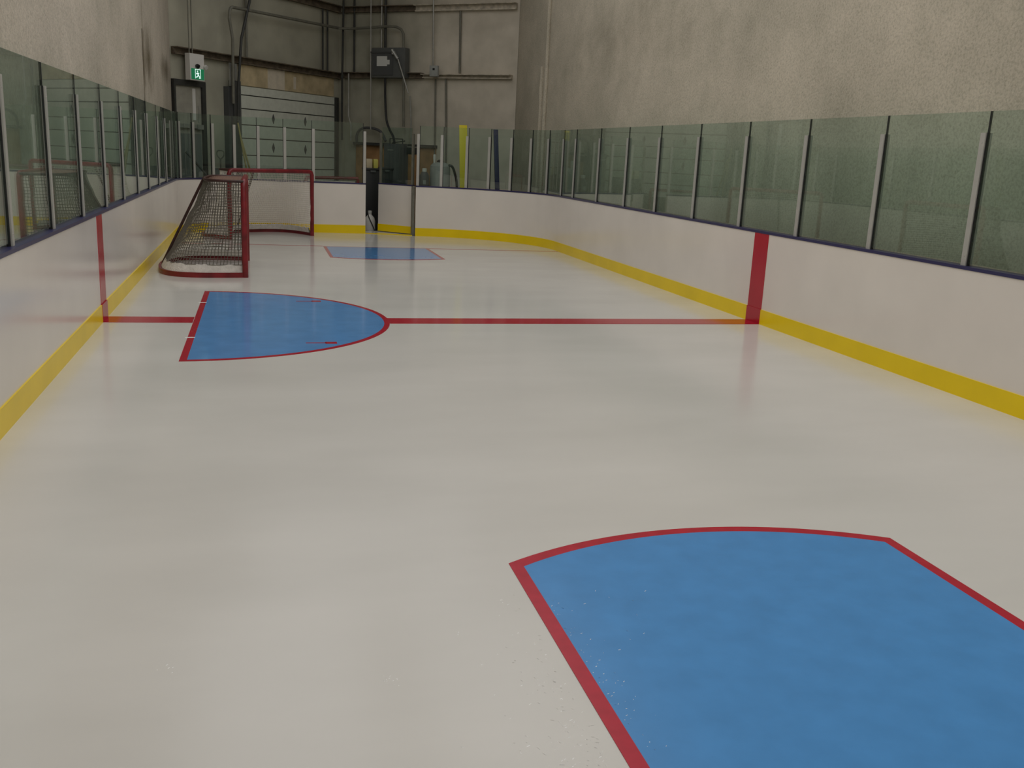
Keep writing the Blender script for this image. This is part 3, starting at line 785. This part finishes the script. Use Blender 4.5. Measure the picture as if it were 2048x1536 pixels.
pipe('conduit', [BS(0.955, 2.30, 0.26), BS(0.93, 5.0, 0.26), BS(0.92, ZC - 0.01, 0.26)], 0.018, M['steel'], 'long silver conduit along the left edge of the electrical box', 'conduit', GP)
pipe('conduit', [BS(1.255, 4.34, 0.16), BS(1.25, ZC - 0.01, 0.16)], 0.020, M['steel'], 'bright silver conduit entering the top of the electrical box', 'conduit', GP)
pipe('conduit', [BS(1.37, 4.34, 0.16), BS(1.36, ZC - 0.01, 0.16)], 0.034, M['dark'], 'thick dark conduit entering the top of the electrical box', 'conduit', GP)
pipe('conduit', [BS(2.80, 3.88, 0.10), BS(2.76, 5.42, 0.24), BS(2.76, ZC - 0.01, 0.24)], 0.02, M['steel'], 'pale conduit rising from the small junction box', 'conduit', GP)
pipe('conduit', [BS(2.88, 3.60, 0.05), BS(2.92, 1.0, 0.05)], 0.02, M['dull'], 'conduit dropping from the small junction box', 'conduit', GP)
pipe('conduit', [BS(3.57, 3.75, 0.06), BS(3.54, 5.20, 0.06)], 0.028, M['dull'], 'dull vertical pipe between girts right of the junction box', 'conduit', GP)
pipe('conduit', [BS(3.18, 3.60, 0.06), BS(3.22, 2.6, 0.06), BS(3.27, 0.0, 0.06)], 0.024, M['dull'], 'dull thin tube for a wall seam below the pale lower girt', 'conduit', GP)  # wall seam drawn as a thin tube, not a real conduit
pipe('conduit', [BS(2.14, 3.16, 0.22), BS(2.18, 2.6, 0.16), BS(2.20, 1.96, 0.12)], 0.022, M['steel'], 'silver conduit below the electrical box lever', 'conduit', GP)
pipe('power_cable', smooth_path([BS(1.38, 3.60, 0.2), BS(1.39, 3.1, 0.2), BS(1.43, 2.6, 0.2), BS(1.52, 2.35, 0.25), BS(1.66, 2.12, 0.3), BS(1.70, 1.9, 0.3)], 6), 0.03, M['black'], 'thick black cable hanging below the electrical box', 'cable')
pipe('hose', smooth_path([BS(0.50, 1.96, 0.2), BS(0.54, 2.20, 0.2), BS(0.72, 2.33, 0.2), BS(1.05, 2.33, 0.2), BS(1.28, 2.24, 0.2), BS(1.42, 2.02, 0.2)], 6), 0.035, M['cab'], 'dark hose arched against the wall above the brown boards', 'hose')

def BX(s, z, off=0.0): return B(s + 0.18, z, off)
# electrical disconnect box
eb = empty('electrical_box', BX(1.46, 3.6, 0.0), 0, 'grey electrical disconnect box with white paper and side lever', 'electrical box')
bm = bmesh.new(); onwall(BX, bm, 0.97, 1.97, 3.60, 4.33, 0.075, 0.30); bm.transform(Matrix.Translation(-eb.location)); bevel(bm, 0.012); link('housing', bm, M['grey'], eb)
dpart('cover', [(1.00, 1.62, 3.66, 4.20, 0.30, 0.315), (0.96, 1.65, 4.20, 4.23, 0.30, 0.34)], M['cab'], eb, BX)
dpart('paper_notice', [(1.14, 1.45, 3.88, 4.12, 0.315, 0.319), (1.30, 1.53, 3.92, 4.03, 0.319, 0.322)], M['paper'], eb, BX, 'white paper notice')
bm = bmesh.new(); tube(bm, [BX(1.62, 4.27, 0.36), BX(1.80, 4.05, 0.36)], 0.04, 8); tube(bm, [BX(1.80, 4.05, 0.36), BX(2.13, 3.22, 0.36)], 0.018, 8); box(bm, tuple(BX(1.64, 4.2, 0.33) - Vector((.04, .04, .04))), tuple(BX(1.64, 4.2, 0.33) + Vector((.04, .04, .04))))
bm.transform(Matrix.Translation(-eb.location)); link('lever', bm, M['steel'], eb)
jb = empty('junction_box', BX(2.8, 3.6, 0.0), 0, 'small pale junction box on the lower girt', 'junction box')
bm = bmesh.new(); onwall(BX, bm, 2.69, 2.92, 3.64, 3.90, 0.205, 0.29); bm.transform(Matrix.Translation(-jb.location)); bevel(bm, 0.01); link('housing', bm, M['tank'], jb)
dpart('knockout', [(2.78, 2.84, 3.79, 3.84, 0.29, 0.294)], M['black'], jb, BX)

# brown plywood backboard with dark ledge
bb = empty('backboard', B(1.7, 0.0, 0.0), 0, 'brown plywood backboard with dark top ledge on the rear wall', 'board')
dpart('board', [(0.51, 1.48, -0.05, 1.90, 0.006, 0.05)], M['brown'], bb, B)
dpart('board', [(1.52, 2.96, -0.05, 1.88, 0.006, 0.05)], M['brown'], bb, B)
dpart('ledge', [(0.49, 2.99, 1.90, 1.97, 0.006, 0.16)], M['dark'], bb, B)

# grey steel cabinet
def place(nm, label, cat, x, y, rz=0.0, z=-0.05): return empty(nm, (x, y, z), rz, label, cat)
rzB = math.atan2(DB.y, DB.x)
cb = place('steel_cabinet', 'dark grey upright steel cabinet behind the open gate', 'cabinet', 3.20, 23.55, rzB)
bm = bmesh.new(); box(bm, (-0.22, -0.2, 0), (0.22, 0.2, 2.0)); bevel(bm, 0.01); link('body', bm, M['cab'], cb)
bm = bmesh.new(); box(bm, (-0.205, -0.215, 0.06), (0.205, -0.2, 1.94)); d = link('cabinet_door', bm, M['grey'], cb)
bm = bmesh.new(); box(bm, (-0.10, -0.225, 1.84), (0.06, -0.215, 1.865)); h = link('handle', bm, M['steel'], d)
bm = bmesh.new()
for x in (-0.18, 0.18): tube(bm, [(x, 0, 2.0), (x, 0, 2.12)], 0.012, 6)
tube(bm, [(-0.18, 0, 2.12), (0.18, 0, 2.12)], 0.012, 6); tube(bm, [(-0.18, 0.1, 2.02), (0.18, 0.1, 2.08)], 0.012, 6); link('top_rail', bm, M['dark'], cb)
wb = place('equipment_box', 'small black box with pale top strip beside the steel cabinet', 'box', 3.60, 23.50, rzB, 1.72)
bm = bmesh.new(); box(bm, (-0.11, -0.1, 0.0), (0.11, 0.1, 0.16)); bevel(bm, 0.01); link('body', bm, M['black'], wb)
bm = bmesh.new(); box(bm, (-0.10, -0.105, 0.165), (0.06, 0.08, 0.185)); link('top_strip', bm, M['steel'], wb)
bm = bmesh.new(); box(bm, (-0.012, 0.02, -1.77), (0.012, 0.045, 0.0)); link('stand', bm, M['dark'], wb)

# black wheeled bins behind the gate opening with small boxes on top
def bin_(name, label, x, y, w, h, cat='bin'):
    r = place(name, label, cat, x, y, 0.1)
    bm = bmesh.new(); a, b = w * 0.42, w * 0.5
    hexa(bm, [(-a, -a, 0.03), (a, -a, 0.03), (a, a, 0.03), (-a, a, 0.03), (-b, -b, h), (b, -b, h), (b, b, h), (-b, b, h)]); bevel(bm, 0.012); link('body', bm, M['black'], r)
    bm = bmesh.new(); box(bm, (-b - 0.015, -b - 0.03, h), (b + 0.015, b + 0.02, h + 0.05)); bevel(bm, 0.012); link('lid', bm, M['black'], r)
    bm = bmesh.new(); box(bm, (-w * 0.18, -b - 0.05, h * 0.97), (w * 0.18, -b - 0.03, h)); link('handle', bm, M['grey'], r)
    for s in (-1, 1):
        bm = bmesh.new(); tube(bm, [(s * a, a * 0.8, 0.08), (s * (a + 0.04), a * 0.8, 0.08)], 0.08, 14); link('wheel', bm, M['dark'], r)
    return r
bin_('wheeled_bin', 'black wheeled bin seen through the gate opening', 2.50, 22.6, 0.34, 1.38)
bin_('wheeled_bin', 'dark bin behind the gate glass, right of the first bin', 2.86, 22.85, 0.30, 1.40)
def carton(name, label, x, y, z, w, d_, h, mat, cat='box'):
    r = empty(name, (x, y, z), 0.15, label, cat)
    bm = bmesh.new(); box(bm, (-w / 2, -d_ / 2, 0), (w / 2, d_ / 2, h)); bevel(bm, 0.006); link('carton', bm, mat, r)
    bm = bmesh.new(); box(bm, (-w / 2 + 0.01, -0.02, h), (w / 2 - 0.01, 0.02, h + 0.003)); link('tape', bm, M['paper'], r)
    return r
carton('small_box', 'small cream box on top of the black bin', 2.44, 22.6, 1.38, 0.13, 0.14, 0.20, M['boxcream'])
carton('small_box', 'small yellow box on top of the black bin', 2.59, 22.6, 1.38, 0.10, 0.14, 0.20, M['boxyellow'])
# white jug on the floor in the gate opening
jg = place('white_jug', 'white plastic jug standing on the floor in the gate opening', 'jug', 2.44, 22.25)
bm = bmesh.new(); lathe(bm, [(0.10, 0.0), (0.125, 0.03), (0.125, 0.24), (0.10, 0.32), (0.045, 0.38), (0.04, 0.42)], 20); link('body', bm, M['white'], jg)
bm = bmesh.new(); lathe(bm, [(0.046, 0.42), (0.046, 0.47), (0.02, 0.475)], 16); link('cap', bm, M['paper'], jg)
bm = bmesh.new(); tube(bm, smooth_path([(-0.05, -0.06, 0.40), (-0.02, -0.13, 0.30), (0.05, -0.135, 0.15), (0.10, -0.12, 0.03)], 5), 0.012, 6); link('strap', bm, M['dark'], jg)

# grey water tank with fittings, dark jug, plank boards
tk = place('water_tank', 'grey round tank with black cap behind the far right boards', 'tank', 4.17, 22.9)
bm = bmesh.new(); lathe(bm, [(0.20, 0.0), (0.245, 0.04), (0.245, 1.45), (0.235, 1.53), (0.17, 1.60), (0.08, 1.62)], 26); link('body', bm, M['tank'], tk)
bm = bmesh.new(); lathe(bm, [(0.075, 1.62), (0.085, 1.65), (0.04, 1.68)], 16); link('cap', bm, M['black'], tk)
bm = bmesh.new(); lathe(bm, [(0.025, 1.60), (0.035, 1.72), (0.035, 1.79), (0.015, 1.80)], 12, (-0.14, 0, 0)); link('filter', bm, M['white'], tk)
bm = bmesh.new(); tube(bm, smooth_path([(0.18, -0.1, 1.56), (0.27, -0.12, 1.53), (0.34, -0.1, 1.38), (0.40, -0.1, 1.10), (0.40, -0.1, 0.6)], 5), 0.03, 8); link('hose', bm, M['dark'], tk)
dj = place('dark_canister', 'dark green canister with white lid left of the grey tank', 'canister', 3.77, 22.75)
bm = bmesh.new(); lathe(bm, [(0.10, 0.0), (0.115, 0.02), (0.115, 1.30), (0.08, 1.37), (0.05, 1.39)], 20); link('body', bm, M['cab'], dj)
bm = bmesh.new(); lathe(bm, [(0.055, 1.39), (0.055, 1.46), (0.03, 1.47)], 16); link('lid', bm, M['white'], dj)
bm = bmesh.new(); box(bm, (-0.05, -0.122, 1.10), (0.02, -0.112, 1.20)); link('sticker', bm, M['tank'], dj)

def plank(name, label, p0, p1, w, t, mat, edge=None):
    p0, p1 = Vector(p0), Vector(p1); r = empty(name, p0, 0, label, 'plank'); d = p1 - p0; h = w / 2
    bm = bmesh.new(); hexa(bm, [(-h, 0, 0), (h, 0, 0), (h, t, 0), (-h, t, 0), d + Vector((-h, 0, 0)), d + Vector((h, 0, 0)), d + Vector((h, t, 0)), d + Vector((-h, t, 0))]); bevel(bm, 0.006)
    link('board', bm, mat, r)
    bm = bmesh.new(); box(bm, (-h * 0.9, -0.004, 0.02), (h * 0.9, 0.0, 0.05)); link('end_band', bm, edge or mat, r)
    return r
plank('kick_plank', 'tall yellow plastic plank standing upright behind the far right glass', (4.57, 21.75, -0.05), (4.515, 22.0, 2.43), 0.185, 0.02, M['yellow'])
plank('kick_plank', 'tall navy blue plank standing upright behind the far right glass', (5.30, 21.35, -0.05), (5.18, 21.55, 2.36), 0.10, 0.06, M['blue'])

# red pipe frame behind the far boards
rf = place('pipe_frame', 'dark red pipe frame standing behind the far boards left of the gate', 'frame', 1.6, 22.25)
bm = bmesh.new(); tube(bm, [(-0.60, 0, 1.17), (0.57, 0, 1.19)], 0.035, 10); link('crossbar', bm, M['goalred'], rf)
for x in (-0.60, 0.56):
    bm = bmesh.new(); tube(bm, [(x, 0, 0.0), (x, 0, 1.17)], 0.035, 10); link('leg', bm, M['goalred'], rf)
bm = bmesh.new(); box(bm, (-0.55, 0.0, 1.02), (0.50, 0.02, 1.12)); link('rail_board', bm, M['skirt'], rf)

# wooden poles leaning on the overhead door, tool by the column, rail by the exit
def pole(name, label, p0, p1, r, mat, cat='pole', head=None):
    e = empty(name, p0, 0, label, cat); d = Vector(p1) - Vector(p0)
    bm = bmesh.new(); tube(bm, [(0, 0, 0), d], r, 8); link('shaft', bm, mat, e)
    bm = bmesh.new(); tube(bm, [d * 0.985, d * 1.01], r * 1.25, 8); link('grip', bm, M['dark'], e)
    return e
pole('wooden_pole', 'long wooden pole leaning at the left end of the overhead door, left of two', A(-0.17, 0.93, 0.45), A(-0.22, 2.27, 0.20), 0.020, M['wood'])
pole('wooden_pole', 'long wooden pole leaning at the left end of the overhead door, right of two', A(-0.01, 0.93, 0.45), A(-0.15, 1.98, 0.20), 0.020, M['wood'])
pole('dark_pole', 'dark pole leaning across the lower exit door', A(-1.48, 0.93, 0.60), A(-1.78, 1.56, 0.12), 0.022, M['dark'])
sh = empty('shovel', A(-0.92, 0.93, 0.3), 0, 'dull shovel handle standing between the exit door and the overhead door', 'shovel')
bm = bmesh.new(); tube(bm, [(0, 0, 0.25), (0, 0, 0.52)], 0.018, 8); link('shaft', bm, M['dull'], sh)
bm = bmesh.new(); tube(bm, smooth_path([(0, 0, 0.50), (-0.07, 0.02, 0.58), (-0.06, 0.02, 0.68), (0.06, -0.02, 0.68), (0.07, -0.02, 0.58), (0, 0, 0.50)], 5), 0.014, 8); link('grip', bm, M['dull'], sh)
bm = bmesh.new(); hexa(bm, [(-0.16, -0.01, 0), (0.16, -0.01, 0), (0.16, 0.01, 0), (-0.16, 0.01, 0), (-0.15, -0.03, 0.3), (0.15, -0.03, 0.3), (0.15, -0.01, 0.3), (-0.15, -0.01, 0.3)]); link('blade', bm, M['grey'], sh)

# foam-covered pipe and ridge on the right wall near the corner, crack strip on the left wall
bm = bmesh.new()
pts = [(XFR - 0.03 + 0.012 * noise.noise(Vector((0, 0, z * 2))), 20.75 + 0.03 * noise.noise(Vector((3, 0, z))), z) for z in [i * 0.25 for i in range(0, 30)]]
tube(bm, pts, [0.045 + 0.012 * noise.noise(Vector((7, 0, i * .7))) for i in range(30)], 10)
tag(link('foamed_pipe', bm, M['foam_right']), 'vertical pipe buried in sprayed foam on the right wall near the corner', 'pipe')
bm = bmesh.new()
pts = [(XFR - 0.01, 21.15 + 0.04 * noise.noise(Vector((5, 0, z * 1.3))), z) for z in [i * 0.25 for i in range(0, 16)]]
tube(bm, pts, [0.05 + 0.02 * noise.noise(Vector((9, 0, i * .9))) for i in range(16)], 10)
tag(link('foamed_pipe', bm, M['foam_right']), 'shorter lumpy foamed pipe left of the tall one on the right wall', 'pipe')
bm = bmesh.new()
pts = [(XFL - 0.004, 16.93 + 0.02 * noise.noise(Vector((1, 0, z * 3))), z) for z in [0.2 + i * 0.15 for i in range(0, 23)]]
tube(bm, pts, [0.012 + 0.010 * noise.noise(Vector((2, 0, i * 1.1))) for i in range(23)], 8)
struct(link('trim_9', bm, M['girt']))

# ------------------------------------------------------------------ room lamps under the ceiling, oversized for soft reflections, plus an added far fill
def lamp(x, y, z, sx, sy, w, col=(1.0, 1.0, 1.02)):
    l = bpy.data.lights.new('ceiling_or_fill_lamp', 'AREA'); l.shape = 'RECTANGLE'; l.size = sx; l.size_y = sy; l.energy = w; l.color = col
    o = bpy.data.objects.new('ceiling_or_fill_lamp', l); COL.objects.link(o); o.location = (x, y, z)
for y in (-1.0, 4.0, 9.0, 14.0):
    for x in (0.2, 4.1):
        lamp(x, y, ZC - 0.15, 3.0, 4.6 if y < 12 else 6.0, 66 if y < 12 else 80)
lamp(2.2, 19.8, ZC - 0.15, 5.0, 4.6, 58)  # added fill over the far end to brighten the rear walls
w = bpy.data.worlds.new('world'); S.world = w; w.use_nodes = True
w.node_tree.nodes['Background'].inputs['Color'].default_value = (0, 0, 0, 1)

# ------------------------------------------------------------------ camera
cam = bpy.data.cameras.new('camera'); co = bpy.data.objects.new('camera', cam); COL.objects.link(co)
F_PX, PITCH, YAW, ROLL, CH = 1894.1724, 0.2367, 0.2643, 0.0466, 1.8111
cy, sy, cp, sp = math.cos(YAW), math.sin(YAW), math.cos(PITCH), math.sin(PITCH)
f = Vector((sy * cp, cy * cp, -sp)); r0 = Vector((cy, -sy, 0)); u0 = r0.cross(f)
r = r0 * math.cos(ROLL) + u0 * math.sin(ROLL); u = -r0 * math.sin(ROLL) + u0 * math.cos(ROLL)
co.matrix_world = Matrix(((r.x, u.x, -f.x, 0), (r.y, u.y, -f.y, 0), (r.z, u.z, -f.z, CH), (0, 0, 0, 1)))
cam.sensor_fit = 'HORIZONTAL'; cam.sensor_width = 36.0; cam.lens = F_PX * 36.0 / 2048.0
cam.clip_start = 0.05; cam.clip_end = 100
S.camera = co

S.view_settings.view_transform = 'Standard'; S.view_settings.look = 'None'
S.view_settings.exposure = 0.0; S.view_settings.gamma = 1.0; S.view_settings.use_curve_mapping = False
S.cycles.transparent_max_bounces = 24
S.cycles.max_bounces = 10; S.cycles.diffuse_bounces = 4; S.cycles.glossy_bounces = 5
S.cycles.use_denoising = True
